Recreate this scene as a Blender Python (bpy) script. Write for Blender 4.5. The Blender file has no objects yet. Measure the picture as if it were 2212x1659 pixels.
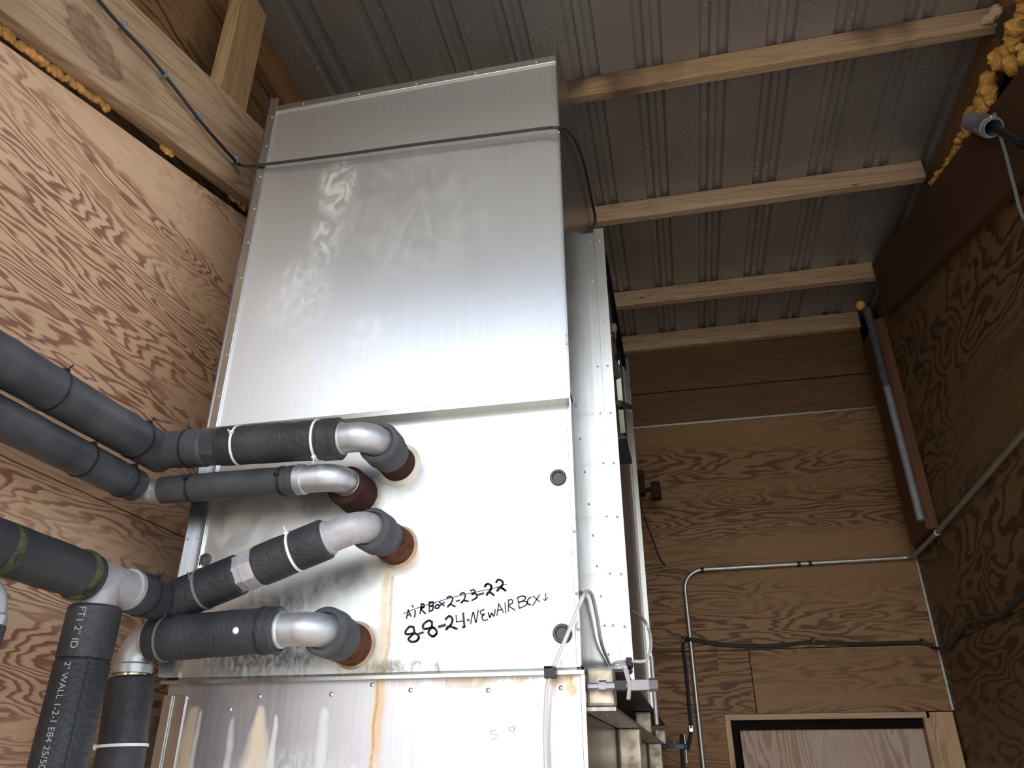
import bpy, bmesh, math, random
from mathutils import Vector, Matrix, noise as mnoise
random.seed(7)
S = bpy.context.scene
COL = S.collection
V = Vector
PI = math.pi

# ------------------------------------------------------------------ camera
CAMZ = 1.95
PITCH, YAW, ROLL = math.radians(26.815), math.radians(-12.2216), math.radians(-0.113)
FPX = 1641.6
fw = V((math.sin(YAW)*math.cos(PITCH), math.cos(YAW)*math.cos(PITCH), math.sin(PITCH)))
r0 = V((math.cos(YAW), -math.sin(YAW), 0)); u0 = r0.cross(fw)
rt = r0*math.cos(ROLL) + u0*math.sin(ROLL); up = -r0*math.sin(ROLL) + u0*math.cos(ROLL)
cam_d = bpy.data.cameras.new('camera'); cam = bpy.data.objects.new('camera', cam_d); COL.objects.link(cam)
cam_d.sensor_width = 36; cam_d.lens = FPX/2212*36; cam_d.clip_start = .02
m = Matrix((rt, up, -fw)).transposed().to_4x4(); m.translation = V((0, 0, CAMZ)); cam.matrix_world = m
S.camera = cam
C0 = V((0, 0, CAMZ))

# ------------------------------------------------------------------ world: blue sky over a bright cloud bank along the horizon, broad glow towards the sun
SKY, CLOUD, GLOW = .80, 1.2, 2.2
w = bpy.data.worlds.new('sky'); S.world = w; w.use_nodes = True
nt = w.node_tree; nt.nodes.clear()
def wn(ty, **k):
    o = nt.nodes.new('ShaderNode'+ty)
    for a, b in k.items(): setattr(o, a, b)
    return o
L = nt.links.new
tc = wn('TexCoord'); sx = wn('SeparateXYZ'); rp = wn('ValToRGB'); bg = wn('Background'); wo = wn('OutputWorld')
L(tc.outputs['Generated'], sx.inputs[0]); L(sx.outputs['Z'], rp.inputs[0])
el = rp.color_ramp.elements
el[0].position = 0.0; el[0].color = (.80, .86, .95, 1)
el[1].position = 1.0; el[1].color = (.10, .19, .42, 1)
for p, c in ((.38, (.40, .56, .95, 1)), (.60, (.22, .36, .74, 1))):
    e = el.new(p); e.color = c
nz = wn('TexNoise'); nz.inputs['Scale'].default_value = 2.2; nz.inputs['Detail'].default_value = 5; L(tc.outputs['Generated'], nz.inputs['Vector'])
cm = wn('Math', operation='MULTIPLY_ADD'); L(nz.outputs[0], cm.inputs[0]); cm.inputs[1].default_value = .35; L(sx.outputs['Z'], cm.inputs[2])
cr = wn('MapRange', interpolation_type='SMOOTHSTEP'); L(cm.outputs[0], cr.inputs[0]); cr.inputs[1].default_value = .665; cr.inputs[2].default_value = .565; cr.inputs[3].default_value = 0; cr.inputs[4].default_value = CLOUD
dt = wn('VectorMath', operation='DOT_PRODUCT'); dt.inputs[1].default_value = V((.12, -.87, .48)).normalized(); L(tc.outputs['Generated'], dt.inputs[0])
mr = wn('MapRange', interpolation_type='SMOOTHSTEP'); L(dt.outputs['Value'], mr.inputs[0])
mr.inputs[1].default_value = .72; mr.inputs[2].default_value = 1.0; mr.inputs[3].default_value = .30; mr.inputs[4].default_value = GLOW
gl = wn('Math', operation='MULTIPLY'); L(mr.outputs[0], gl.inputs[0]); L(cr.outputs[0], gl.inputs[1])
sc_ = wn('VectorMath', operation='SCALE'); L(rp.outputs[0], sc_.inputs[0]); sc_.inputs['Scale'].default_value = SKY
ad = wn('VectorMath', operation='ADD'); L(sc_.outputs[0], ad.inputs[0]); L(gl.outputs[0], ad.inputs[1])
L(ad.outputs[0], bg.inputs[0]); L(bg.outputs[0], wo.inputs[0])

sun_d = bpy.data.lights.new('sun', 'SUN'); sun_d.energy = 4.5; sun_d.angle = math.radians(2.5); sun_d.color = (1, .95, .87)
sun = bpy.data.objects.new('sun', sun_d); COL.objects.link(sun); sun.location = (1, -6, 9)
sun.rotation_euler = V((.06, -.43, .90)).to_track_quat('Z', 'Y').to_euler()

S.view_settings.view_transform = 'Standard'; S.view_settings.look = 'None'
S.view_settings.gamma = 1; S.view_settings.use_curve_mapping = False
S.view_settings.exposure = 0.95

# ------------------------------------------------------------------ helpers
def ray(u, v): return rt*((u-1106)/FPX) - up*((v-829.5)/FPX) + fw
def atY(u, v, Y): d = ray(u, v); return C0 + d*(Y/d.y)
def atX(u, v, X): d = ray(u, v); return C0 + d*(X/d.x)

def frame(d):
    d = d.normalized(); a = V((0, 0, 1)) if abs(d.z) < .9 else V((1, 0, 0))
    x = d.cross(a).normalized(); return x, d.cross(x).normalized()

class MB:
    def __init__(s): s.v = []; s.f = []; s.uv = None
    def add(s, vs, fs):
        n = len(s.v); s.v += [V(p) for p in vs]; s.f += [tuple(i+n for i in f) for f in fs]; return s
    def box(s, a, b):
        x0, y0, z0 = a; x1, y1, z1 = b
        return s.add([(x0,y0,z0),(x1,y0,z0),(x1,y1,z0),(x0,y1,z0),(x0,y0,z1),(x1,y0,z1),(x1,y1,z1),(x0,y1,z1)],
                     [(0,3,2,1),(4,5,6,7),(0,1,5,4),(1,2,6,5),(2,3,7,6),(3,0,4,7)])
    def prism(s, poly, ax, a, b):
        # polygon in the plane normal to axis ax ('X': (y,z); 'Y': (x,z); 'Z': (x,y)), extruded a..b
        def P(p, t): return {'X': (t, p[0], p[1]), 'Y': (p[0], t, p[1]), 'Z': (p[0], p[1], t)}[ax]
        n = len(poly)
        return s.add([P(p, a) for p in poly] + [P(p, b) for p in poly],
                     [tuple(range(n))[::-1], tuple(range(n, 2*n))] + [(i, (i+1) % n, n+(i+1) % n, n+i) for i in range(n)])
    def bar(s, p, q, wx, wz, upv=(0, 0, 1)):
        p, q = V(p), V(q); d = (q-p).normalized(); x = d.cross(V(upv)).normalized(); z = x.cross(d)
        vs = [e + x*(sx_*wx/2) + z*(sz_*wz/2) for e in (p, q) for sx_, sz_ in ((-1,-1),(1,-1),(1,1),(-1,1))]
        return s.add(vs, [(0,1,2,3),(7,6,5,4),(0,4,5,1),(1,5,6,2),(2,6,7,3),(3,7,4,0)])
    def tube(s, pts, r, n=10, caps=True, rin=None):
        pts = [V(p) for p in pts]; N = len(pts); rs = r if isinstance(r, (list, tuple)) else [r]*N
        x = None; vs = []
        for i, p in enumerate(pts):
            t = (pts[min(i+1, N-1)] - pts[max(i-1, 0)]).normalized()
            if x is None: x, _ = frame(t)
            x = (x - t*x.dot(t)).normalized(); y = t.cross(x)
            vs += [p + (x*math.cos(2*PI*k/n) + y*math.sin(2*PI*k/n))*rs[i] for k in range(n)]
        fs = [(i*n+k, i*n+(k+1) % n, (i+1)*n+(k+1) % n, (i+1)*n+k) for i in range(N-1) for k in range(n)]
        if caps: fs += [tuple(range(n))[::-1], tuple(range((N-1)*n, N*n))]
        return s.add(vs, fs)
    def lathe(s, p, d, prof, n=28, close=True):
        # prof: (distance along d, radius) list revolved round the axis through p
        p, d = V(p), V(d).normalized(); x, y = frame(d); vs = []
        for t, r in prof: vs += [p + d*t + (x*math.cos(2*PI*k/n) + y*math.sin(2*PI*k/n))*r for k in range(n)]
        N = len(prof)
        fs = [(i*n+k, (i+1)*n+k, (i+1)*n+(k+1) % n, i*n+(k+1) % n) for i in range(N-1) for k in range(n)]
        if close: fs += [tuple(range(n)), tuple(range((N-1)*n, N*n))[::-1]]
        return s.add(vs, fs)
    def ball(s, c, r, seg=8, rings=6, sq=(1, 1, 1)):
        c = V(c); vs = [c + V((0, 0, r*sq[2]))]
        for i in range(1, rings):
            a = PI*i/rings
            vs += [c + V((r*sq[0]*math.sin(a)*math.cos(2*PI*k/seg), r*sq[1]*math.sin(a)*math.sin(2*PI*k/seg), r*sq[2]*math.cos(a))) for k in range(seg)]
        vs.append(c - V((0, 0, r*sq[2]))); L = len(vs)-1
        fs = [(0, 1+k, 1+(k+1) % seg) for k in range(seg)]
        for i in range(rings-2):
            for k in range(seg): fs.append((1+i*seg+k, 1+(i+1)*seg+k, 1+(i+1)*seg+(k+1) % seg, 1+i*seg+(k+1) % seg))
        b = 1+(rings-2)*seg
        fs += [(L, b+(k+1) % seg, b+k) for k in range(seg)]
        return s.add(vs, fs)
    def build(s, name, mat, parent=None, smooth=False, bevel=0, kind=None, label=None, keep=False):
        me = bpy.data.meshes.new(name)
        off = V((0, 0, 0))
        if parent is not None:
            q = parent
            while q is not None: off = off + q.location; q = q.parent
        elif not keep:
            lo = V([min(p[i] for p in s.v) for i in range(3)]); hi = V([max(p[i] for p in s.v) for i in range(3)])
            off = V(((lo.x+hi.x)/2, (lo.y+hi.y)/2, lo.z))
        me.from_pydata([tuple(p-off) for p in s.v], [], s.f)
        bm = bmesh.new(); bm.from_mesh(me); bmesh.ops.recalc_face_normals(bm, faces=bm.faces)
        bm.to_mesh(me); bm.free()
        o = bpy.data.objects.new(name, me); COL.objects.link(o)
        if parent is not None: o.parent = parent
        else: o.location = off
        me.materials.append(mat)
        if smooth:
            for p in me.polygons: p.use_smooth = True
            try: me.set_sharp_from_angle(angle=math.radians(40))
            except Exception: pass
        if bevel:
            b = o.modifiers.new('bevel', 'BEVEL'); b.width = bevel; b.segments = 2; b.limit_method = 'ANGLE'
        if kind: o['kind'] = kind
        if label: o['label'] = label
        return o

def thing(name, label, cat, loc, group=None):
    o = bpy.data.objects.new(name, None); COL.objects.link(o); o.location = loc
    o['label'] = label; o['category'] = cat; o.empty_display_size = .05
    if group: o['group'] = group
    return o
def tag(o, label, cat, group=None):
    o['label'] = label; o['category'] = cat
    if group: o['group'] = group
    return o
def struct(name, loc=(0, 0, 0), label=None):
    o = bpy.data.objects.new(name, None); COL.objects.link(o); o.location = loc; o['kind'] = 'structure'
    if label: o['label'] = label
    return o

def arc(a, b, c, R, n=8):
    """path a -> b -> c with the corner b rounded at radius R"""
    a, b, c = V(a), V(b), V(c); d1 = (a-b).normalized(); d2 = (c-b).normalized()
    ang = d1.angle(d2); t = R/math.tan(ang/2); cen = b + (d1+d2).normalized()*(R/math.sin(ang/2))
    p, q = b+d1*t, b+d2*t; v1, v2 = p-cen, q-cen; out = [a] if (a-p).length > 1e-4 else []
    th = v1.angle(v2); ax = v1.cross(v2).normalized()
    out += [cen + Matrix.Rotation(th*i/n, 3, ax) @ v1 for i in range(n+1)]
    if (c-q).length > 1e-4: out.append(c)
    return out
def spline(pts, n=8):
    pts = [V(p) for p in pts]; P = [pts[0]*2-pts[1]] + pts + [pts[-1]*2-pts[-2]]; out = []
    for i in range(1, len(P)-2):
        a, b, c, d = P[i-1:i+3]
        for k in range(n):
            t = k/n
            out.append(.5*((2*b) + (c-a)*t + (2*a-5*b+4*c-d)*t*t + (3*b-a-3*c+d)*t**3))
    out.append(pts[-1]); return out

# ------------------------------------------------------------------ materials
class NT:
    def __init__(s, name):
        s.m = bpy.data.materials.new(name); s.m.use_nodes = True; s.t = s.m.node_tree
        s.p = s.t.nodes['Principled BSDF']
    def n(s, ty, **k):
        o = s.t.nodes.new('ShaderNode'+ty)
        for a, b in k.items(): setattr(o, a, b)
        return o
    def set(s, sock, v):
        if hasattr(v, 'is_output') or hasattr(v, 'links'): s.t.links.new(v, sock)
        else: sock.default_value = v
    def pos(s): return s.n('NewGeometry').outputs['Position']
    def map(s, vec, loc=(0,0,0), rot=(0,0,0), scale=(1,1,1)):
        o = s.n('Mapping'); s.set(o.inputs[0], vec); s.set(o.inputs[1], loc); o.inputs[2].default_value = rot; o.inputs[3].default_value = scale
        return o.outputs[0]
    def noise(s, vec, scale, detail=3, rough=.5, dist=0):
        o = s.n('TexNoise'); s.set(o.inputs['Vector'], vec); o.inputs['Scale'].default_value = scale
        o.inputs['Detail'].default_value = detail; o.inputs['Roughness'].default_value = rough; o.inputs['Distortion'].default_value = dist
        return o.outputs[0]
    def math(s, op, a, b=0.0, c=0.0):
        o = s.n('Math', operation=op); s.set(o.inputs[0], a); s.set(o.inputs[1], b); s.set(o.inputs[2], c); return o.outputs[0]
    def ramp(s, f, stops, interp='LINEAR'):
        o = s.n('ValToRGB'); s.set(o.inputs[0], f); e = o.color_ramp.elements; o.color_ramp.interpolation = interp
        while len(e) < len(stops): e.new(.5)
        for i, (p, c) in enumerate(stops):
            e[i].position = p; e[i].color = (c if len(c) == 4 else (*c, 1)) if isinstance(c, tuple) else (c, c, c, 1)
        return o.outputs[0]
    def mix(s, f, a, b, mode='MIX'):
        o = s.n('Mix', data_type='RGBA', blend_type=mode); s.set(o.inputs[0], f)
        for k, v in ((6, a), (7, b)):
            if isinstance(v, tuple) and len(v) == 3: v = (*v, 1)
            s.set(o.inputs[k], v)
        return o.outputs[2]
    def rng(s, v, a, b, c=0.0, d=1.0):
        o = s.n('MapRange'); s.set(o.inputs[0], v)
        for i, k in enumerate((a, b, c, d)): s.set(o.inputs[i+1], k)
        return o.outputs[0]
    def sep(s, v):
        o = s.n('SeparateXYZ'); s.set(o.inputs[0], v); return o.outputs
    def bump(s, h, st=.3, dist=.002):
        o = s.n('Bump'); s.set(o.inputs['Height'], h); o.inputs['Strength'].default_value = st; o.inputs['Distance'].default_value = dist
        s.t.links.new(o.outputs[0], s.p.inputs['Normal'])
    def fin(s, col=None, rough=None, metal=None, spec=None):
        for k, v in (('Base Color', col), ('Roughness', rough), ('Metallic', metal), ('Specular IOR Level', spec)):
            if v is None: continue
            if isinstance(v, tuple) and len(v) == 3: v = (*v, 1)
            s.set(s.p.inputs[k], v)
        return s.m
    def rnd(s):
        o = s.n('ObjectInfo'); c = s.n('CombineXYZ'); r = s.math('MULTIPLY', o.outputs['Random'], 37.0)
        s.set(c.inputs[0], r); s.set(c.inputs[1], s.math('MULTIPLY', o.outputs['Random'], 91.0)); s.set(c.inputs[2], r)
        return c.outputs[0]

def plain(name, col, rough=.6, metal=0, nz=0, spec=.5, bump=0, bs=400):
    t = NT(name); c = col
    if nz:
        n = t.noise(t.pos(), 30, 4); c = t.mix(t.rng(n, .3, .7), tuple(x*(1-nz) for x in col), tuple(min(1, x*(1+nz)) for x in col))
    if bump: t.bump(t.noise(t.pos(), bs, 2), bump, .002)
    return t.fin(c, rough, metal, spec)

def grain(t, ax, along, across, rot=0.0):
    p = t.n('VectorMath', operation='ADD'); t.set(p.inputs[0], t.pos()); t.set(p.inputs[1], t.rnd())
    sc = {'X': (along, across, across), 'Y': (across, along, across), 'Z': (across, across, along)}[ax]
    q = t.map(p.outputs[0], rot=(rot, 0, 0)) if rot else p.outputs[0]
    return t.map(q, scale=sc), p.outputs[0]

def plywood(name, ax, light, dark, fig=1.0, lines=18.0, amount=.9, rough=.62, spec=.35, along=.9, across=5.2):
    t = NT(name); g, pw = grain(t, ax, along*fig, across*fig)
    h = t.noise(g, 1.5, 1.6, .5, .25)
    warp = t.noise(t.map(g, scale=(2.2, 2.2, 2.2)), 2.0, 2.5, .6, .3)
    hh = t.math('ADD', h, t.math('MULTIPLY', warp, .20))
    jag = t.noise(t.map(g, scale=(8, 8, 8)), 2.5, 2)
    hh = t.math('ADD', hh, t.math('MULTIPLY', jag, .016))
    saw = t.math('FRACT', t.math('MULTIPLY', hh, lines))
    band = t.ramp(saw, [(.0, .0), (.40, .05), (.66, 1.0), (.88, 1.0), (.97, .0)])
    patch = t.rng(t.noise(t.map(g, scale=(.5, .8, .8) if ax == 'X' else (.8, .5, .8) if ax == 'Y' else (.8, .8, .5)), 1.6, 1.5), .36, .54, .12, 1.0)
    fac = t.math('MULTIPLY', t.math('MULTIPLY', band, patch), amount)
    fib = t.noise(t.map(g, scale=(3, 14, 14) if ax == 'X' else (14, 3, 14) if ax == 'Y' else (14, 14, 3)), 3, 3)
    tone = t.noise(t.map(g, scale=(.5, .5, .5)), 1.3, 2)
    la = t.mix(t.rng(tone, .3, .7), light, tuple(c*k for c, k in zip(light, (.82, .74, .62))))
    la = t.mix(t.rng(fib, .35, .75, 0, .4), la, tuple(c*.6 for c in light))
    col = t.mix(fac, la, dark)
    t.bump(t.math('SUBTRACT', t.math('MULTIPLY', fib, .5), fac), .25, .0015)
    return t.fin(col, rough, 0, spec)

def lumber(name, ax, light, dark, rot=0.0, amount=.55, stain=0.0, stcol=(.05, .03, .02), knot=None):
    t = NT(name); g, pw = grain(t, ax, .55, 7.5, rot)
    h = t.noise(g, 1.5, 2.2, .5, .4)
    saw = t.math('FRACT', t.math('MULTIPLY', h, 11))
    band = t.ramp(saw, [(0, 0.0), (.5, .1), (.85, 1.0), (.97, .0)])
    fib = t.noise(t.map(g, scale=(2.5, 9, 9) if ax == 'X' else (9, 2.5, 9) if ax == 'Y' else (9, 9, 2.5)), 3, 3)
    tone = t.noise(t.map(g, scale=(.7, .6, .6)), 1.2, 2)
    c = t.mix(t.rng(tone, .3, .7), light, tuple(a*b for a, b in zip(light, (.74, .68, .6))))
    c = t.mix(t.math('MULTIPLY', band, amount), c, dark)
    c = t.mix(t.rng(fib, .3, .75, 0, .4), c, tuple(x*.6 for x in dark))
    vo = t.n('TexVoronoi'); t.set(vo.inputs['Vector'], t.map(pw, scale={'X': (1, 2.6, 2.6), 'Y': (2.6, 1, 2.6), 'Z': (2.6, 2.6, 1)}[ax])); vo.inputs['Scale'].default_value = 3.2
    c = t.mix(t.rng(vo.outputs['Distance'], .03, .07, .85, 0), c, tuple(x*.45 for x in dark))
    if stain:
        c = t.mix(t.rng(t.noise(pw, 2.2, 3), .5, .62, 0, stain), c, stcol)
    if knot:
        P = t.sep(t.pos()); y0, z0, ry, rz = knot
        wv = t.math('MULTIPLY', t.math('SUBTRACT', t.noise(t.map(pw, scale=(1, .6, 1)), 11, 4, .6), .5), 3.2)
        a = t.math('DIVIDE', t.math('SUBTRACT', P[1], y0), ry); b = t.math('DIVIDE', t.math('SUBTRACT', P[2], z0), rz)
        d = t.math('ADD', t.math('SQRT', t.math('ADD', t.math('MULTIPLY', a, a), t.math('MULTIPLY', b, b))), wv)
        c = t.mix(t.rng(d, .35, 1.15, .7, 0), c, (.15, .075, .05))
        c = t.mix(t.rng(t.math('ABSOLUTE', t.math('SUBTRACT', d, .85)), .0, .2, .45, 0), c, (.04, .024, .02))
    t.bump(t.math('SUBTRACT', fib, band), .2, .001)
    return t.fin(c, .68, 0, .3)

PLY_L = (.60, .37, .20); PLY_D = (.17, .062, .03)
M = {}
KN = atX(195, 92, -1.10)
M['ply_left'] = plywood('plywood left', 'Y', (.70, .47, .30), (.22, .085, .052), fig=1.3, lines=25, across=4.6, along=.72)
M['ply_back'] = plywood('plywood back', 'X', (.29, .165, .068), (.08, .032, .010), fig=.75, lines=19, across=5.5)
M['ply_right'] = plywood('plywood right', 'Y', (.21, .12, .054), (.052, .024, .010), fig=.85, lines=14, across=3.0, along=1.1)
M['ply_door'] = plywood('plywood door', 'Z', (.50, .38, .29), (.26, .15, .09), fig=.8, lines=14, amount=.7, across=4.2)
M['ply_dark'] = plywood('plywood weathered', 'Y', (.26, .15, .07), (.05, .026, .01), fig=.8, lines=14)
M['pine_x'] = lumber('pine purlin', 'X', (.70, .52, .335), (.36, .21, .10))
M['pine_xr'] = lumber('pine purlin water stained', 'X', (.70, .52, .335), (.36, .21, .10), stain=.85)
M['plank_x'] = lumber('brown plank', 'X', (.19, .105, .048), (.085, .04, .016))
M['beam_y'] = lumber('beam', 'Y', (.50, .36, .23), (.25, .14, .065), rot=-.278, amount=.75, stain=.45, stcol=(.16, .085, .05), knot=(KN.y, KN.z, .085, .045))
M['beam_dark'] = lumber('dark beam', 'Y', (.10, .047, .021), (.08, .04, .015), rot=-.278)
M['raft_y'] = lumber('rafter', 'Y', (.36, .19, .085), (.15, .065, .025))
M['stud_z'] = lumber('stud', 'Z', (.48, .33, .17), (.2, .11, .045))
M['stud_dark'] = lumber('dark stud', 'Z', (.19, .085, .035), (.07, .03, .012))
M['stud_gray'] = lumber('grey stud', 'Z', (.12, .085, .06), (.05, .035, .02))
M['trim_x'] = lumber('door trim', 'X', (.55, .38, .24), (.3, .17, .08))
M['trim_z'] = plywood('trim ply', 'Z', (.56, .37, .21), (.24, .11, .05), fig=.9, lines=14)
M['black'] = plain('black rubber', (.012, .012, .013), .5)
M['gap'] = plain('dark gap', (.008, .007, .006), .9, spec=.1)
M['cable_black'] = plain('black cable', (.02, .021, .022), .42)
M['cable_gray'] = plain('grey cable', (.16, .17, .17), .5)
M['cable_white'] = plain('ivory cable', (.62, .60, .53), .45)
M['tie_white'] = plain('white nylon', (.82, .82, .78), .4)
M['pvc'] = plain('grey pvc', (.20, .215, .22), .45, nz=.15)
M['plug'] = plain('grey rubber plug', (.075, .08, .085), .5)
M['zinc'] = plain('zinc steel', (.55, .56, .55), .35, .9)
M['conduit'] = plain('conduit steel', (.46, .45, .40), .42, .85, nz=.1)
M['clampsteel'] = plain('clamp steel', (.22, .19, .19), .42, .7, nz=.2)
M['blue'] = plain('blue clamp paint', (.012, .03, .075), .4)
M['brass'] = plain('brass nut', (.7, .6, .38), .3, .9)
M['rubbergrey'] = plain('dusty linkage', (.05, .045, .04), .6, nz=.3)
M['dusty'] = plain('dusty rubber sleeve', (.06, .062, .066), .72, nz=.3)
M['caulk'] = plain('caulk', (.62, .58, .48), .6, nz=.15)
M['caulk_tan'] = plain('rust tinted sealant', (.42, .30, .18), .7, nz=.35)
M['ink'] = plain('marker ink', (.025, .018, .045), .5)
M['scratch'] = plain('scratched lettering', (.75, .76, .8), .5)
M['print'] = plain('grey print', (.36, .36, .35), .6)

t = NT('pipe insulation'); pz = t.pos()
n1 = t.noise(pz, 150, 3, .6); n2 = t.noise(pz, 9, 3)
t.bump(n1, .55, .004)
M['foam_ins'] = t.fin(t.mix(t.rng(n2, .35, .75), (.016, .017, .019), (.045, .046, .048)), t.rng(n1, .3, .7, .42, .62), 0, .5)
t = NT('smooth grey insulation'); pz = t.pos(); n2 = t.noise(pz, 12, 4)
t.bump(t.noise(pz, 300, 2), .18, .002)
M['foam_grey'] = t.fin(t.mix(t.rng(n2, .35, .7), (.035, .037, .041), (.075, .077, .08)), .5, 0, .5)
t = NT('mossy insulation'); pz = t.pos(); n2 = t.noise(pz, 30, 5, .7)
t.bump(t.noise(pz, 240, 3), .8, .006)
M['moss'] = t.fin(t.mix(t.rng(n2, .38, .58), (.018, .018, .016), (.085, .095, .04)), .85, 0, .2)
t = NT('galvanised fitting'); pz = t.pos(); n2 = t.noise(pz, 55, 5, .65); n3 = t.noise(pz, 14, 3)
t.bump(n2, .12, .002)
M['galv'] = t.fin(t.mix(t.rng(n3, .35, .7), (.60, .62, .63), (.47, .46, .44)), t.rng(n2, .3, .7, .36, .55), .82)
t = NT('dull galvanised fitting'); pz = t.pos(); n2 = t.noise(pz, 60, 5, .65)
t.bump(n2, .15, .002)
M['galv_dull'] = t.fin(t.mix(t.rng(n2, .35, .7), (.50, .49, .50), (.40, .37, .36)), .58, .45)
t = NT('rusty iron'); pz = t.pos(); n2 = t.noise(pz, 70, 6, .7); n3 = t.noise(pz, 18, 3)
t.bump(n2, .6, .004)
M['rust'] = t.fin(t.mix(t.rng(n2, .3, .7), (.024, .010, .008), (.055, .022, .015)), .85, 0, .2)
t = NT('orange rusty iron'); pz = t.pos(); n2 = t.noise(pz, 60, 6, .7)
t.bump(n2, .5, .003)
M['rust_orange'] = t.fin(t.mix(t.rng(n2, .35, .68), (.05, .019, .012), (.14, .052, .024)), .85, 0, .2)
t = NT('spray foam'); pz = t.pos(); n2 = t.noise(pz, 60, 4)
t.bump(n2, .5, .006)
M['foam'] = t.fin(t.mix(t.rng(n2, .3, .7), (.62, .30, .055), (.80, .46, .12)), .6, 0, .4)
M['foam_left'] = plain('amber spray foam', (.50, .25, .06), .6, nz=.35, bump=.6, bs=110)
M['foam_pale'] = plain('pale spray foam', (.66, .50, .30), .7, nz=.2, bump=.5, bs=60)
M['foam_tan'] = plain('aged spray foam', (.42, .25, .08), .7, nz=.3, bump=.5, bs=90)

# roof sheet metal: dusty galvanised tin with pale oxide specks
t = NT('roof tin'); pz = t.pos()
d1 = t.noise(t.map(pz, scale=(5, .8, 1)), 1.2, 2, .5); d2 = t.noise(pz, 2.2, 3)
sp = t.noise(pz, 75, 4, .62); cl = t.noise(pz, 5.5, 2)
spk = t.math('MULTIPLY', t.rng(sp, .60, .66), t.rng(cl, .50, .60))
sp2 = t.rng(t.noise(pz, 230, 2), .68, .73, 0, .5)
c = t.mix(t.rng(d1, .3, .75), (.36, .345, .325), (.45, .43, .405))
c = t.mix(t.rng(d2, .4, .7, 0, .4), c, (.30, .255, .21))
c = t.mix(t.math('MAXIMUM', spk, sp2), c, (.75, .73, .69))
M['tin'] = t.fin(c, t.rng(d2, .3, .7, .42, .52), .6)

# aluminium panels -------------------------------------------------
def ell(t, P, cx, cz, rx, rz, soft=.5):
    x = t.math('DIVIDE', t.math('SUBTRACT', P[0], cx), rx); z = t.math('DIVIDE', t.math('SUBTRACT', P[2], cz), rz)
    d = t.math('SQRT', t.math('ADD', t.math('MULTIPLY', x, x), t.math('MULTIPLY', z, z)))
    return t.rng(d, 1.0, 1.0-soft)
def streak(t, P, wob, x0, wd, ztop, zbot, spread=0.0):
    x = t.math('ABSOLUTE', t.math('ADD', t.math('SUBTRACT', P[0], x0), wob))
    down = t.rng(P[2], ztop, zbot)
    wv = t.math('ADD', wd, t.math('MULTIPLY', down, spread))
    a = t.math('SUBTRACT', 1.0, t.rng(t.math('DIVIDE', x, wv), .4, 1.0))
    top = t.rng(P[2], ztop, ztop-.008)
    return t.math('MULTIPLY', a, top)

def alu(name, base=(.73, .755, .73), rough=(.22, .34), aniso=.0, brush='Z', stains=None, dirt=.25, mtl=1.0):
    t = NT(name); pz = t.pos(); P = t.sep(pz)
    sc = {'Z': (260, 260, 3.0), 'X': (3, 260, 260)}[brush]
    br = t.noise(t.map(pz, scale=sc), 1, 3, .6)
    n1 = t.noise(pz, 6, 5, .6); n2 = t.noise(pz, 55, 4, .65)
    c = t.mix(t.rng(n1, .38, .72, 0, dirt), base, (.52, .49, .42))
    c = t.mix(t.rng(n2, .66, .72, 0, .35), c, (.8, .8, .78))
    c = t.mix(t.rng(br, .42, .62, 0, .22), c, tuple(x*.72 for x in base))
    r = t.math('ADD', t.rng(br, .3, .7, rough[0], rough[1]), t.rng(n1, .3, .75, 0, .05))
    metal = mtl
    if stains:
        mask = None; cc = c
        wob = t.math('MULTIPLY', t.math('SUBTRACT', t.noise(t.map(pz, scale=(1, 1, .55)), 26, 3), .5), .016)
        for st in stains:
            if st[0] == 'e':
                _, x, z, rx, rz, colr, am, ns = st
                nn = t.noise(t.map(pz, scale=(1, 1, .6)), ns, 5, .7, 1.2)
                f = t.math('MULTIPLY', ell(t, P, x, z, rx, rz, .45), t.rng(nn, .42, .62, 0, am))
            else:
                _, x, wd, zt, zb, spread, colr, am = st
                f = t.math('MULTIPLY', streak(t, P, wob, x, wd, zt, zb, spread), t.rng(n2, .25, .6, am*.5, am))
            cc = t.mix(f, cc, colr)
            mask = f if mask is None else t.math('MAXIMUM', mask, f)
        c = cc
        r = t.math('ADD', r, t.math('MULTIPLY', mask, .3))
        metal = t.math('SUBTRACT', mtl, t.math('MULTIPLY', mask, mtl*.85))
    if aniso:
        t.p.inputs['Anisotropic'].default_value = aniso
        tg = t.n('Tangent', direction_type='UV_MAP'); tg.uv_map = 'UVMap'
        t.t.links.new(tg.outputs[0], t.p.inputs['Tangent'])
    t.bump(br, .02, .0006)
    return t.fin(c, r, metal)

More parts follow.
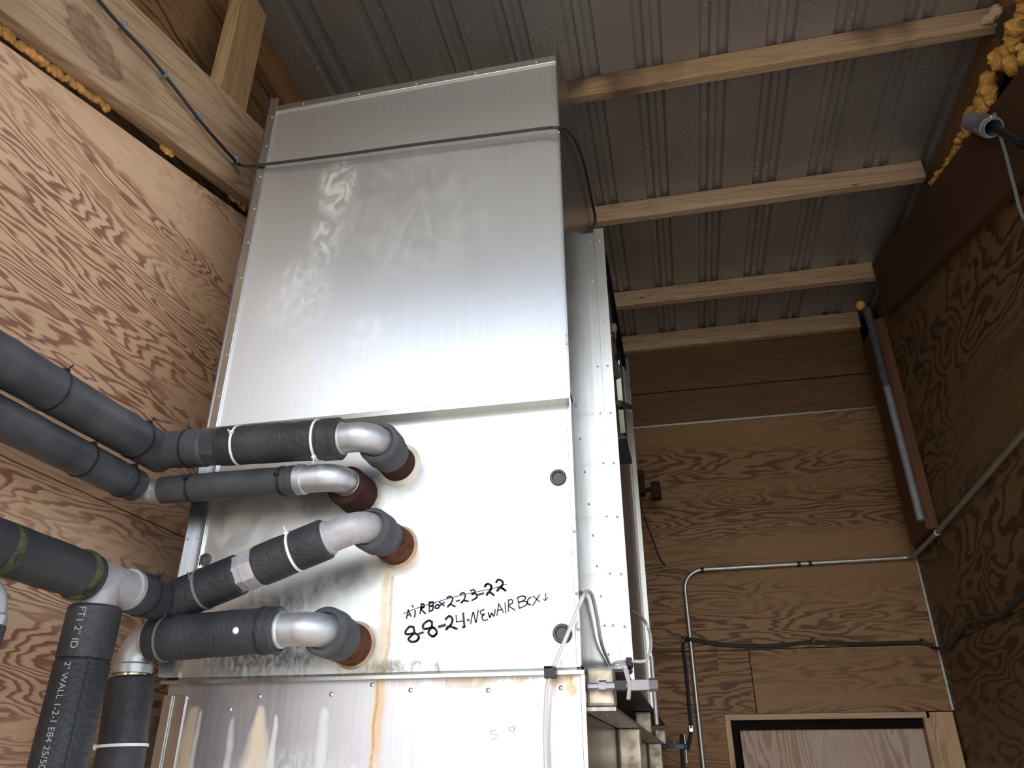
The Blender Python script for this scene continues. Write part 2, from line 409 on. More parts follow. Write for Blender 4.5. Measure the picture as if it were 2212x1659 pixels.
RUSTY = (.52, .27, .09); TANS = (.62, .44, .22); PALE = (.78, .77, .72); LIME = (.70, .68, .52); GREEN = (.20, .19, .09)
M['alu_up'] = alu('brushed aluminium upper', rough=(.31, .35), aniso=.8, mtl=.90, dirt=.15, stains=[
    ('e', -.735, 3.245, .062, .115, LIME, .45, 30), ('e', -.745, 3.10, .055, .10, PALE, .3, 34), ('e', -.80, 2.93, .10, .12, PALE, .2, 40),
    ('e', -.775, 2.76, .03, .05, TANS, .55, 30), ('e', -.62, 2.80, .05, .06, PALE, .4, 26), ('e', -.55, 3.15, .30, .25, LIME, .10, 14)])
M['alu_mid'] = alu('aluminium middle', rough=(.27, .33), aniso=.35, mtl=.9, dirt=.3, stains=[
    ('s', -.540, .012, 2.29, 2.10, .004, (.74, .58, .34), .75), ('s', -.528, .004, 2.28, 2.10, .001, RUSTY, .6),
    ('e', -.53, 2.30, .075, .06, TANS, .55, 18), ('e', -.60, 2.13, .08, .05, TANS, .45, 22), ('e', -.52, 2.43, .10, .06, (.75, .70, .58), .5, 20),
    ('e', -.50, 2.108, .13, .022, GREEN, .75, 34), ('e', -.75, 2.14, .25, .06, PALE, .55, 70), ('e', -.80, 2.38, .16, .10, (.50, .36, .20), .4, 12), ('e', -.74, 2.24, .2, .06, PALE, .35, 45), ('e', -.22, 2.115, .06, .02, (.55, .45, .3), .5, 40)])  # broad tan ellipse at left: grime plus the plywood wall's reflection painted in
M['alu_low'] = alu('aluminium lower', base=(.56, .545, .565), rough=(.26, .34), aniso=.3, mtl=.88, dirt=.45, stains=[
    ('s', -.540, .014, 2.10, 1.7, .006, (.72, .50, .26), .85), ('s', -.545, .004, 2.10, 1.7, .0, RUSTY, .8),
    ('s', -.905, .010, 2.055, 1.93, .014, (.62, .42, .16), .6), ('s', -.89, .004, 2.05, 1.8, .008, PALE, .5),
    ('s', -.765, .006, 2.055, 1.93, .038, (.74, .60, .38), .85), ('s', -.735, .004, 2.04, 1.9, .008, PALE, .6),
    ('s', -.484, .006, 2.045, 1.7, .004, PALE, .85), ('s', -.64, .008, 2.05, 1.99, .004, PALE, .5), ('s', -.82, .005, 2.035, 1.98, .004, PALE, .5),
    ('e', -.205, 2.075, .03, .03, (.66, .40, .10), .9, 30), ('e', -.35, 2.083, .25, .012, (.60, .46, .26), .6, 20), ('e', -.6, 1.9, .35, .1, PALE, .4, 70)])
M['alu_side'] = alu('aluminium side', base=(.32, .33, .36), rough=(.20, .23), aniso=.0, dirt=.35)
M['alu_trim'] = alu('aluminium flange', base=(.54, .55, .52), rough=(.25, .28), dirt=.35)
M['alu_dark'] = alu('soiled shaded aluminium', base=(.34, .31, .27), rough=(.4, .55), dirt=.6)  # base darkened to carry the shade on the rear housing, plus dirt
M['blockm'] = plain('stained square tube', (.50, .42, .31), .5, .5, nz=.6)

def uv(o, ax=0, ay=2):
    me = o.data; L = me.uv_layers.new(name='UVMap')
    for l in me.loops:
        c = me.vertices[l.vertex_index].co; L.data[l.index].uv = (c[ax], c[ay])
    return o

# ================================================================== setting
ZR = 4.28                       # roof underside
XL, XR, YB = -1.14, 1.16, 4.067
SL = .286
def zl(Y): return 3.193 + SL*(Y-.749)          # lower edge of the left sloping beam
def zr(Y): return 3.517 + SL*(Y-2.024)         # lower edge of the right sloping beam

f = MB().box((-1.4, -.2, -.1), (1.4, 4.3, 0)).build('floor', plain('concrete', (.33, .32, .30), .85, nz=.2), keep=True); f['kind'] = 'structure'
g = MB().box((-45, -70, -.16), (45, -.2, -.06)).build('ground', plain('gravel yard', (.38, .35, .31), .95, nz=.25), keep=True); g['kind'] = 'structure'
g['label'] = 'gravel yard outside the open front'

ceil = struct('ceiling', label='ribbed galvanised tin roof seen from below')
PER = .2325; hh = .017
prof = [(0, 0), (.010, hh), (.032, hh), (.042, .002), (.062, .002), (.072, hh), (.094, hh), (.104, 0)]
def sheet(k0, k1):
    mb = MB(); pts = []
    for k in range(k0, k1):
        pts += [(.028 + PER*k + x, ZR + z) for x, z in prof]
    pts.append((.028 + PER*k1, ZR))
    n = len(pts); ys = (-.68, 1.3, 2.6, 4.25)
    for y in ys: mb.v += [V((x, y, z)) for x, z in pts]
    mb.f = [(j*n+i, j*n+i+1, (j+1)*n+i+1, (j+1)*n+i) for j in range(len(ys)-1) for i in range(n-1)]
    o = mb.build('roofing_sheet', M['tin'], ceil)
    so = o.modifiers.new('gauge', 'SOLIDIFY'); so.thickness = .0012; so.offset = 1
for a, b in ((-6, -2), (-2, 2), (2, 6)): sheet(a, b)

# left wall: two courses of plywood, upper course cut along the sloping beam, dark gable sheet above
wl = struct('wall_left', label='left plywood wall with reddish figured grain')
Y0 = 0.05
MB().prism([(Y0, 0), (2.5, 0), (2.5, 2.44), (Y0, 2.44)], 'X', XL-.018, XL).build('plywood_sheet', M['ply_left'], wl)
MB().prism([(Y0, 2.443), (2.5, 2.443), (2.5, zl(2.5)-.03), (Y0, zl(Y0)-.03)], 'X', XL-.018, XL).build('plywood_sheet', M['ply_left'], wl)
MB().prism([(2.503, 0), (4.1, 0), (4.1, zl(4.1)-.03), (2.503, zl(2.503)-.03)], 'X', XL-.018, XL).build('plywood_sheet', M['ply_left'], wl)
MB().prism([(-.45, 0), (4.19, 0), (4.19, 4.31), (-.45, 4.31)], 'X', -1.30, -1.285).build('gable_sheet', M['ply_dark'], wl)

wr = struct('wall_right', label='right plywood wall with large dark figured grain')
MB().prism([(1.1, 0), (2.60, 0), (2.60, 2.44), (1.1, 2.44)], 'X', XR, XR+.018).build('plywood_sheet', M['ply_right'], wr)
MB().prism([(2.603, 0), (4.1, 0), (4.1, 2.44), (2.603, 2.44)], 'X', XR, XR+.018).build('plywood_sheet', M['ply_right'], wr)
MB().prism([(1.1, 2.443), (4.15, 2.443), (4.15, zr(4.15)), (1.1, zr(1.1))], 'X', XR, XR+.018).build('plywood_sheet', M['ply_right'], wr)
MB().prism([(1.1, 0), (4.19, 0), (4.19, 4.31), (1.1, 4.31)], 'X', 1.335, 1.35).build('gable_sheet', M['ply_dark'], wr)

MB().box((XR, 1.08, 0), (1.35, 1.1, 4.279)).build('end_stud', M['stud_dark'], wr)
wb = struct('wall_back', label='back wall of plywood below two brown planks')
def sheetY(x0, x1, z0, z1, m='ply_back', name='plywood_sheet', y=YB, th=.018):
    return MB().box((x0, y, z0), (x1, y+th, z1)).build(name, M[m], wb)
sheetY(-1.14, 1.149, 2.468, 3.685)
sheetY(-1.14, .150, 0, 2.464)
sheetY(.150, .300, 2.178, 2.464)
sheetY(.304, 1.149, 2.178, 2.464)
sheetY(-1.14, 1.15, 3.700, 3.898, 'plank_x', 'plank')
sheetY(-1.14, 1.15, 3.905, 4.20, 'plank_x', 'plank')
MB().box((-1.14, YB-.006, 3.685), (1.149, YB+.01, 3.696)).build('flashing_strip', M['conduit'], wb)
MB().box((-1.3, YB+.09, 0), (1.35, YB+.12, 4.31)).build('backing', M['gap'], wb)
MB().box((1.149, YB-.004, 2.18), (1.158, YB+.01, 3.9)).build('corner_strip', M['conduit'], wb)

d1 = struct('door_1', (.6, YB, 0), 'plywood door in back wall with pale wooden casing')
MB().box((.150, YB-.012, 2.150), (1.037, YB+.02, 2.176)).build('header_casing', M['trim_x'], d1, bevel=.002)
MB().box((.150, YB-.010, 0), (.176, YB+.05, 2.150)).build('jamb', M['trim_z'], d1, bevel=.002)
MB().box((1.022, YB-.010, 0), (1.052, YB+.05, 2.150)).build('jamb', M['trim_x'], d1, bevel=.002)
MB().box((1.052, YB-.004, 0), (1.149, YB+.018, 2.174)).build('side_panel', M['trim_z'], d1)
MB().box((.215, YB+.035, 0), (1.020, YB+.075, 2.112)).build('door_leaf', M['ply_door'], d1, bevel=.003)
MB().box((.176, YB+.02, 2.108), (1.022, YB+.05, 2.150)).build('dark_gap_strip', M['gap'], d1)  # near-black strips added to paint the shaded gap round the leaf
MB().box((.176, YB+.02, 0), (.206, YB+.05, 2.108)).build('dark_gap_strip', M['gap'], d1)

# ------------------------------------------------------------------ roof timbers
def timber(name, a, b, mat, label, cat, bevel=.003, group=None):
    return tag(MB().box(a, b).build(name, M[mat], bevel=bevel), label, cat, group)
PZ0, PZ1 = 4.187, 4.279
PG = 'roof purlins'
timber('roof_purlin', (-1.28, 2.054, PZ0), (1.24, 2.092, PZ1), 'pine_xr', 'pine roof purlin nearest the camera with dark water stains at its right end', 'purlin', group=PG)
timber('roof_purlin', (-1.28, 2.798, PZ0), (1.195, 2.838, PZ1), 'pine_x', 'second pine roof purlin from the camera, behind the top of the box', 'purlin', group=PG)
timber('roof_purlin', (-1.28, 3.536, PZ0), (1.185, 3.580, PZ1), 'pine_x', 'third pine roof purlin, just in front of the one on the back wall', 'purlin', group=PG)
timber('roof_purlin', (-1.28, 4.025, PZ0-.012), (1.15, 4.064, PZ1), 'pine_x', 'reddish roof purlin lying against the back wall planks', 'purlin', group=PG)
timber('roof_purlin', (-1.28, 1.312, PZ0), (1.24, 1.350, PZ1), 'pine_x', 'pine roof purlin above the front of the box', 'purlin', group=PG)
timber('roof_purlin', (-1.28, .570, PZ0), (1.24, .608, PZ1), 'pine_x', 'pine roof purlin over the camera', 'purlin', group=PG)
timber('roof_purlin', (-1.28, -.67, PZ0-.05), (1.24, -.63, PZ1), 'pine_x', 'pine eave purlin along the open front edge', 'purlin', group=PG)

def slope_beam(x0, x1, zfun, hgt, mat, label, y0=-.45, y1=3.5):
    mb = MB().prism([(y0, zfun(y0)), (y1, zfun(y1)), (y1, zfun(y1)+hgt), (y0, zfun(y0)+hgt)], 'X', x0, x1)
    return tag(mb.build('sloping_beam', M[mat], bevel=.004), label, 'beam')
slope_beam(XL-.002, -1.10, zl, .277, 'beam_y', 'wide pale sloping beam with brown stain on top of the left wall')
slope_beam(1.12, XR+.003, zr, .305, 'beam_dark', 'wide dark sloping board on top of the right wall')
timber('rafter', (-1.283, -.45, 4.13), (-1.243, 4.02, 4.279), 'raft_y', 'reddish brown rafter under the roof along the left side', 'rafter')
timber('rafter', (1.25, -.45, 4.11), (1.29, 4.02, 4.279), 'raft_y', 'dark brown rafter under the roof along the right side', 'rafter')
timber('blocking_stud', (-1.165, 1.32, zl(1.4)+.26), (-1.122, 1.45, 4.12), 'stud_z', 'short upright stud between left sloping beam and rafter', 'stud')
timber('blocking_stud', (1.20, 1.93, zr(2.0)+.29), (1.24, 2.02, 4.13), 'stud_gray', 'short grey upright stud above the right sloping board', 'stud')
timber('blocking_stud', (1.20, 1.66, zr(1.7)+.29), (1.24, 1.74, 4.13), 'stud_gray', 'short upright stud among spray foam at the top right corner', 'stud')
cp = MB().box((1.105, 3.64, 2.90), (1.159, 3.93, 4.0))
tag(cp.build('corner_post', M['stud_dark'], bevel=.004), 'dark brown post on right wall beside the grey tube near the back corner', 'post')

# ================================================================== the air box
XA, XB = -.966, -.172
YU, YM, YLW = 1.345, 1.365, 1.372
ZT, ZS, ZLIP = 3.567, 2.601, 2.103
box = thing('air_box', 'tall silver aluminium air box with brushed panels and black handwriting', 'air box', ((XA+XB)/2, 2.4, 0))
uv(MB().box((XA+.002, YU, ZS), (XB-.002, YU+.004, ZT)).build('upper_panel', M['alu_up'], box))
MB().box((XA, YU-.006, ZS+.002), (XA+.021, YU+.002, ZT+.03)).build('corner_flange', M['alu_trim'], box, bevel=.001)
MB().box((XA+.021, YU-.005, ZT-.022), (XB-.003, YU+.012, ZT)).build('top_flange', M['alu_trim'], box, bevel=.001)
MB().box((XA, YU-.010, ZS-.004), (XB, YU+.024, ZS+.008)).build('seam_flange', M['alu_trim'], box, bevel=.001)
MB().prism([(YU-.009, ZLIP), (1.95, ZLIP), (1.95, 3.36), (2.22, 3.52), (2.22, 3.815), (YU-.009, 3.622)], 'X', XB-.003, XB).build('side_panel', M['alu_side'], box)
MB().prism([(YU-.009, ZLIP), (2.05, ZLIP), (2.05, 3.60), (YU-.009, 3.612)], 'X', XA-.002, XA+.001).build('side_panel', M['alu_side'], box)
MB().box((XA+.01, YU+.01, ZT-.03), (XB-.01, 2.1, ZT-.026)).build('top_panel', M['alu_side'], box)
uv(MB().box((XA+.002, YM, ZLIP), (XB-.002, YM+.004, ZS-.002)).build('middle_panel', M['alu_mid'], box))
MB().box((XA, YM-.006, ZLIP), (XA+.026, YM+.001, ZS-.006)).build('corner_flange', M['alu_trim'], box, bevel=.001)
MB().box((XB-.012, YM-.003, ZLIP), (XB, YM+.001, ZS-.006)).build('corner_flange', M['alu_trim'], box, bevel=.001)
MB().prism([(YLW, ZLIP-.012), (YLW-.022, ZLIP-.012), (YLW-.022, ZLIP-.006), (YLW-.006, ZLIP), (YLW, ZLIP)], 'X', XA-.002, XB+.002).build('ledge', M['alu_trim'], box)
uv(MB().box((XA+.002, YLW, .12), (XB-.002, YLW+.004, ZLIP-.012)).build('lower_panel', M['alu_low'], box))
MB().box((XA, YLW-.008, .12), (XA+.018, YLW+.001, ZLIP-.03)).build('corner_flange', M['alu_trim'], box, bevel=.001)
MB().box((XA+.018, YLW-.003, .12), (XA+.045, YLW+.001, ZLIP-.03)).build('corner_flange', M['alu_trim'], box, bevel=.001)
MB().box((XB-.006, YLW-.012, .12), (XB+.002, YLW+.002, ZLIP-.005)).build('corner_flange', M['alu_trim'], box, bevel=.001)
# lower and rear housings
MB().box((XA, YLW+.002, 0), (XB-.008, 3.95, 2.05)).build('lower_housing', M['alu_side'], box)
MB().prism([(1.86, 2.112), (3.55, 2.112), (3.55, 3.88), (2.32, 3.88), (2.24, 3.60), (1.86, 3.56)], 'X', XA, XB-.004).build('rear_housing', M['alu_dark'], box)
# front flange pair on the side, facing the camera
YFL = 1.83
MB().box((XB-.002, YFL, 2.115), (-.146, YFL+.004, 3.375)).build('side_flange', M['alu_trim'], box)
MB().box((-.147, YFL-.004, 2.115), (-.117, YFL+.002, 3.385)).build('side_flange', M['alu_trim'], box, bevel=.0006)
MB().box((XB-.003, 3.55, 2.115), (-.145, 3.556, 3.87)).build('side_flange', M['alu_trim'], box, bevel=.0006)
MB().box((XB-.003, 3.50, 2.115), (-.166, 3.552, 3.87)).build('side_flange', M['alu_dark'], box)
MB().box((XB-.004, 2.62, 3.80), (-.160, 3.55, 3.868)).build('shaded_top_edge', M['gap'], box)  # near-black strip paints in the shade along the housing's top edge
# horizontal flanges along the side with spacer tubes between them
MB().box((XB-.004, YLW+.01, 2.035), (-.123, 3.95, 2.041)).build('base_flange', M['alu_dark'], box)
MB().box((XB-.004, 1.50, 2.108), (-.115, 3.56, 2.114)).build('upper_flange', M['rubbergrey'], box)
for y in (1.40, 2.60, 3.86):
    MB().box((XB-.002, y, 2.043), (-.126, y+.05, 2.106)).build('spacer_tube', M['blockm'], box, bevel=.006)
for y, x0 in ((2.0, -.155), (3.25, -.155)):
    MB().box((x0-.02, y, .05), (-.126, y+.05, 2.034)).build('stiffener_tube', M['blockm'], box, bevel=.004)
# rivets and screw heads
rv = MB()
def rivet(p, d, r=.0032): rv.lathe(p, d, [(0, r), (.0012, r*.8), (.002, r*.3)], 8)
for z in [2.16+.105*i for i in range(14)]:
    rivet((XA+.012, YU-.006 if z > ZS else YM-.006, z), (0, -1, 0), .0026)
for i in range(5): rivet((XA+.10+.16*i, YU-.005, ZT-.012), (0, -1, 0), .0026)
for i, z in enumerate((3.34, 3.20, 3.06, 2.92, 2.78, 2.64, 2.50, 2.36, 2.24)):
    rivet((-.131, YFL-.004, z), (0, -1, 0), .0034); rivet((-.158, YFL, z+.004), (0, -1, 0), .003)
for i in range(9): rivet((XB, 1.42+.05*i, 2.62-.055*i), (1, 0, 0), .003)
for i in range(8): rivet((-.150, 1.50+.20*i*(1+.06*i), 2.035), (0, 0, -1), .004)
for z in (3.30, 2.74, 2.72, 2.33, 2.22, 2.16): rivet((XB-.003, YU-.009, z), (0, -1, 0), .003)
for q in ((403, 1508), (561, 1504), (716, 1500), (804, 1479), (887, 1491), (1055, 1491), (1212, 1486), (497, 1532)):
    rivet(atY(*q, YLW), (0, -1, 0), .0045)
rv.build('rivets', M['zinc'], box, smooth=True, kind='stuff')
# hole plugs
for (u, v), r in (((1206, 1032), .0160), ((1215, 1369), .0170), ((445, 1209), .0125)):
    p = atY(u, v, YM)
    MB().lathe(p, (0, -1, 0), [(0, r), (.004, r), (.0062, r*.9), (.0062, r*.72), (.001, r*.62), (.0005, r*.02)], 28).build('hole_plug', M['plug'], box, smooth=True, label='grey rubber hole plug')

# handwriting (flat ink on the panel)
def strokes(name, data, ox, oy, sc, Y, wd, mat, label):
    mb = MB()
    for st in data:
        wpx = wd
        if isinstance(st[0], (int, float)): wpx = st[0]; st = st[1:]
        pts = [atY(ox+x/sc, oy+y/sc, Y) for x, y in st]
        if len(pts) > 3: pts = spline(pts, 5)
        for a, b in zip(pts, pts[1:]):
            d = b-a
            if d.length < 1e-6: continue
            d.normalize(); n = V((-d.z, 0, d.x))*wpx/2; e = d*wpx*.35
            mb.add([a-e-n, b+e-n, b+e+n, a-e+n], [(0, 1, 2, 3)])
    return mb.build(name, mat, box, label=label)
W1, W2, W3 = .0032, .0042, .0025
T1 = [[(305,610),(325,515),(355,585)], [(312,572),(350,565)], [(405,520),(398,595)], [(372,462),(380,480)], [(475,445),(460,555)],
      [(475,445),(500,450),(505,480),(470,500),(520,555)], [(565,430),(565,530)], [(565,425),(610,425),(605,460),(575,470),(610,475),(600,515),(565,530)],
      [(655,452),(635,470),(640,495),(670,490),(675,462),(655,452)], [(680,425),(735,465)], [(735,425),(680,470)],
      [(765,375),(800,360),(830,385),(815,430),(775,480),(800,450),(860,475)], [(870,415),(910,405)],
      [(915,335),(950,318),(975,345),(960,395),(930,430),(960,410),(1010,415)], [(1035,295),(1070,285),(1085,310),(1050,335),(1095,330),(1105,370),(1050,405)],
      [W2,(1125,340),(1180,325)], [W2,(1195,250),(1220,220),(1260,230),(1270,270),(1220,340),(1245,310),(1300,345)],
      [W2,(1325,200),(1350,170),(1390,185),(1400,220),(1340,295),(1370,255),(1435,295)],
      [.0016,(270,555),(450,485),(760,390),(1000,330),(1300,265),(1445,220)]]
strokes('handwriting', T1, 820, 1220, 5.267, YM-.0006, W1, M['ink'], 'struck-out black marker line AiR BOX 2-23-22')
T2 = [[W2,(385,710),(340,705),(295,760),(310,790),(400,780),(445,820),(420,865),(360,875),(330,840),(390,775),(385,710)], [W2,(445,785),(495,770)],
      [W2,(595,650),(555,635),(495,685),(510,730),(610,715),(650,770),(605,815),(555,770),(590,710),(595,650)], [W2*1.3,(675,705),(745,685)],
      [W2,(750,620),(790,585),(825,610),(820,665),(760,735),(790,700),(880,730)], [(870,575),(875,650),(945,640)], [W2,(950,550),(965,705),(945,712)],
      [W2,(1000,630),(1015,628)], [(1035,670),(1065,540),(1095,655),(1120,515)], [(1190,510),(1145,530),(1160,565),(1195,560),(1165,590),(1180,630),(1230,625)],
      [(1235,540),(1255,600),(1275,550),(1300,585),(1315,510)], [(1335,575),(1355,440),(1410,545)], [(1345,520),(1395,505)], [(1425,430),(1435,550)],
      [(1465,400),(1465,530)], [(1465,405),(1500,395),(1515,430),(1470,465),(1540,515)], [(1570,375),(1590,495)],
      [(1565,375),(1620,355),(1660,370),(1640,405),(1585,425),(1660,415),(1670,455),(1590,495)], [(1725,370),(1690,390),(1685,440),(1720,455)],
      [(1745,355),(1820,420)], [(1820,340),(1740,465)], [W3*.8,(1890,325),(1885,405)], [W3*.8,(1862,390),(1882,408),(1915,370)]]
strokes('handwriting', T2, 820, 1220, 5.267, YM-.0006, W3, M['ink'], 'black marker line 8-8-24 NEW AIR BOX with small down arrow')
T3 = [[(1715,335),(1690,340),(1690,355),(1715,360),(1705,380),(1680,385)], [(1745,350),(1757,348)], [(1800,320),(1778,325),(1785,342),(1805,332),(1800,312),(1806,375)],
      [(1815,350),(1840,345)], [(1875,320),(1882,365)]]
strokes('handwriting', T3, 320, 1430, 2.28, YLW-.0006, .0013, M['scratch'], 'faint pale lettering 5-9-1 on lower panel')

# side linkage: rods, brass nut, bracket, disc, latch
def sx_(u, v, X=-.150): return atX(u, v, X)
MB().tube([sx_(1313, 600), sx_(1326, 705), sx_(1336, 765), sx_(1341, 800)], .004, 6).build('control_rod', M['gap'], box)
MB().tube([sx_(1331, 765), sx_(1342, 870), sx_(1352, 960)], .0045, 6).build('control_rod', M['gap'], box)
MB().bar(sx_(1333, 779), sx_(1341, 875), .006, .018, (1, 0, 0)).build('link_bar', M['conduit'], box)
MB().bar(sx_(1341, 885), sx_(1346, 935), .006, .018, (1, 0, 0)).build('link_bar', M['conduit'], box)
p = sx_(1324, 702); MB().lathe(p, (0, 0, -1), [(0, .014), (.012, .017), (.024, .017), (.024, .010), (.06, .010)], 6).build('brass_nut', M['brass'], box)
a, b, c = sx_(1317, 717), sx_(1330, 717), sx_(1321, 750)
MB().add([a, b, c, a+V((.006, 0, 0)), b+V((.006, 0, 0)), c+V((.006, 0, 0))], [(0,1,2), (5,4,3), (0,3,4,1), (1,4,5,2), (2,5,3,0)]).build('bracket', M['rubbergrey'], box)
MB().lathe(sx_(1325, 800), (1, -.6, 0), [(-.01, .034), (.012, .034), (.012, .024), (.006, .02)], 20).build('damper_disc', M['rubbergrey'], box, smooth=True)
MB().bar(sx_(1336, 871), sx_(1362, 880), .02, .022).build('latch', M['rubbergrey'], box, bevel=.003)
MB().bar(sx_(1337, 945, -.155), sx_(1352, 1000, -.155), .012, .05, (1, 0, 0)).build('actuator', M['rubbergrey'], box, bevel=.004)
for u, v in ((1324, 811), (1320, 725), (1327, 723)):
    MB().ball(sx_(u, v, -.146), .006).build('bolt', M['clampsteel'], box, smooth=True)

# ================================================================== insulated pipes
RI = .0385
def ins(par, a, b, r=RI, mat='foam_ins', n=32, rin=.024, name='insulation', bevel=.004, label=None, seam=False):
    a, b = V(a), V(b); L = (b-a).length; d = (b-a).normalized()
    prof = [(.006, rin), (0, rin+.002), (0, r-bevel), (bevel, r)]
    k = max(2, int(L/.03))
    for i in range(1, k): prof.append((bevel + (L-2*bevel)*i/k, r*(1+.012*math.sin(i*2.3+a.x*40))))
    prof += [(L-bevel, r), (L, r-bevel), (L, rin+.002), (L-.006, rin)]
    return MB().lathe(a, d, prof, n).build(name, M[mat], par, smooth=True, label=label)
def tie(par, p, d, r, mat='tie_white', wd=.0045, head=None):
    d = V(d).normalized(); p = V(p)
    mb = MB().lathe(p-d*wd/2, d, [(0, r-.001), (0, r+.0012), (wd, r+.0012), (wd, r-.001)], 32, close=False)
    if head is not None:
        h = V(head); h = (h - d*h.dot(d)).normalized(); q = p + h*(r+.002)
        mb.bar(q - d*.004, q + d*.004, .006, .005, h)
        x = d.cross(h).normalized(); mb.bar(q, q + h*.012 + x*.004, .0035, .0012, d)
    return mb.build('cable_tie', M[mat], par)
def elbow(par, a, b, c, r=.029, R=.034, mat='galv', rc=.0325, lip=.014):
    path = arc(a, b, c, R, 10)
    mb = MB().tube(path, r, 28)
    for e, nx in ((path[0], path[1]), (path[-1], path[-2])):
        d = (nx-e).normalized(); mb.lathe(e, d, [(0, rc-.004), (0, rc), (lip, rc), (lip+.003, r)], 28)
    return mb.build('elbow', M[mat], par, smooth=True)
def hexnut(par, a, b, r, mat='galv_dull'):
    a, b = V(a), V(b); d = b-a
    mb = MB().lathe(a, d, [(0, r*.86), (0, r), (d.length*.62, r), (d.length*.62, r*.92), (d.length, r*.9)], 8)
    return mb.build('union_nut', M[mat], par, bevel=.001)
def stub(par, x, z, y0, y1, mat='rust', r=.037, rings=(), caulk=1.22):
    if caulk:
        MB().lathe((x, YM, z), (0, -1, 0), [(0, r*(caulk+.05)), (.003, r*caulk), (.006, r*1.02), (.006, r*.8)], 32).build('sealant', M['caulk' if caulk > 1.15 else 'caulk_tan'], par, smooth=True)
    MB().lathe((x, y0, z), (0, -1, 0), [(0, r), (.010, r), (.012, r*.97), (y0-y1-.004, r*.97), (y0-y1, r*.9), (y0-y1, .02)], 32).build('rusty_coupling', M[mat], par, smooth=True)

# pipe 1: top
z1, X1 = 2.508, -.530
p1 = thing('insulated_pipe', 'topmost black insulated pipe entering the box, with white cable ties and shiny elbow', 'pipe', (-.75, 1.24, 2.46))
stub(p1, X1, z1-.010, YM-.002, 1.318, 'rust', .0365)
ins(p1, (X1-.002, 1.325, z1-.006), (X1-.002, 1.293, z1-.004), .0375, 'dusty')
ins(p1, (X1-.004, 1.303, z1-.003), (X1-.006, 1.262, z1), .0415, 'dusty', rin=.030)
elbow(p1, (X1-.006, 1.285, z1), (X1-.006, 1.236, z1+.002), (X1-.082, 1.240, z1+.003), .0285, .036, rc=.0315)
ins(p1, (-.600, 1.240, 2.511), (-.640, 1.240, 2.512), .041, 'foam_ins')
ins(p1, (-.636, 1.240, 2.512), (-.855, 1.240, 2.517), .0385, 'foam_ins')
hexnut(p1, (-.852, 1.240, 2.517), (-.886, 1.240, 2.518), .0395, 'foam_grey')
ins(p1, (-.884, 1.240, 2.518), (-.930, 1.240, 2.519), .0385, 'foam_grey')
MB().lathe((-.926, 1.240, 2.519), (-1, 0, .03), [(0, .0375), (.045, .0375), (.085, .034), (.09, .02)], 32).build('grey_sleeve', M['foam_grey'], p1, smooth=True)
ins(p1, (-.998, 1.262, 2.519), (-.998, .25, 2.518), .0385, 'foam_grey')
tie(p1, (-.815, 1.24, 2.516), (1, .05, .0), .0388, head=(0, -1, .3)); tie(p1, (-.648, 1.24, 2.512), (1, .05, 0), .0392, head=(0, -.3, -1))
for y in (.952, 1.175): tie(p1, (-.998, y, 2.519), (0, 1, 0), .0388, 'black', head=(.5, 0, .8))
tie(p1, (-.925, 1.24, 2.519), (1, 0, 0), .0385, 'black', head=(0, -.3, .9))
MB().tube([(-.62, 1.235, 2.5535), (-.76, 1.236, 2.5575), (-.90, 1.238, 2.5575)], .0012, 5).build('tie_wire', M['cable_gray'], p1)

# pipe 2: second
z2, X2 = 2.446, -.612
p2 = thing('insulated_pipe', 'second insulated pipe from the top, slim grey sleeve and bare dark rusty coupling', 'pipe', (-.8, 1.27, 2.41))
stub(p2, X2, z2-.006, YM-.002, 1.302, 'rust', .041, caulk=False)
elbow(p2, (X2, 1.318, z2), (X2, 1.270, z2), (X2-.085, 1.270, z2), .0265, .034, rc=.0295)
ins(p2, (X2-.072, 1.270, z2), (X2-.105, 1.270, z2), .0288, 'foam_grey')
ins(p2, (X2-.103, 1.270, z2), (-.955, 1.270, z2+.001), .0278, 'foam_grey')
ins(p2, (-.920, 1.270, z2+.001), (-.992, 1.270, z2+.001), .0272, 'foam_grey')
elbow(p2, (-.985, 1.270, z2), (-1.025, 1.270, z2), (-1.025, 1.225, z2), .024, .022, rc=.026, lip=.008)
ins(p2, (-1.025, 1.235, z2), (-1.025, 1.172, z2), .0318, 'foam_grey')
ins(p2, (-1.025, 1.176, z2), (-1.025, .25, z2+.002), .0325, 'foam_grey')
for y in (1.085, 1.20): tie(p2, (-1.025, y, z2), (0, 1, 0), .0328, 'black', head=(.5, 0, .8))
tie(p2, (-.922, 1.27, z2), (1, 0, 0), .0275, 'black', head=(0, -.8, .3)); tie(p2, (-.727, 1.27, z2), (1, 0, 0), .0282, 'black', head=(0, -.9, .1))

# pipe 3: sloping run, union, tee, mossy main and drop
A3 = V((-.545, 1.240, 2.340)); B3 = V((-.903, 1.240, 2.217)); D3 = (B3-A3).normalized(); L3 = (B3-A3).length
p3 = thing('insulated_pipe', 'sloping insulated pipe with union nut joining a mossy tee on the left', 'pipe', (-.75, 1.24, 2.2))
stub(p3, -.522, 2.330, YM-.002, 1.312, 'rust_orange', .0365, caulk=1.09)
ins(p3, (-.526, 1.318, 2.333), (-.526, 1.288, 2.334), .0345, 'dusty')
ins(p3, (-.532, 1.300, 2.336), (-.538, 1.258, 2.338), .0395, 'dusty', rin=.030)
elbow(p3, (A3.x+.006, 1.288, A3.z), A3, A3+D3*.075, .0285, .036, 'galv_dull', rc=.0315)
ins(p3, A3+D3*.066, A3+D3*.200, .0370, 'foam_ins')
hexnut(p3, A3+D3*.200, A3+D3*.238, .0385, 'galv_dull')
ins(p3, A3+D3*.236, A3+D3*.312, .0370, 'foam_ins'); ins(p3, A3+D3*.308, A3+D3*.372, .0370, 'foam_ins')
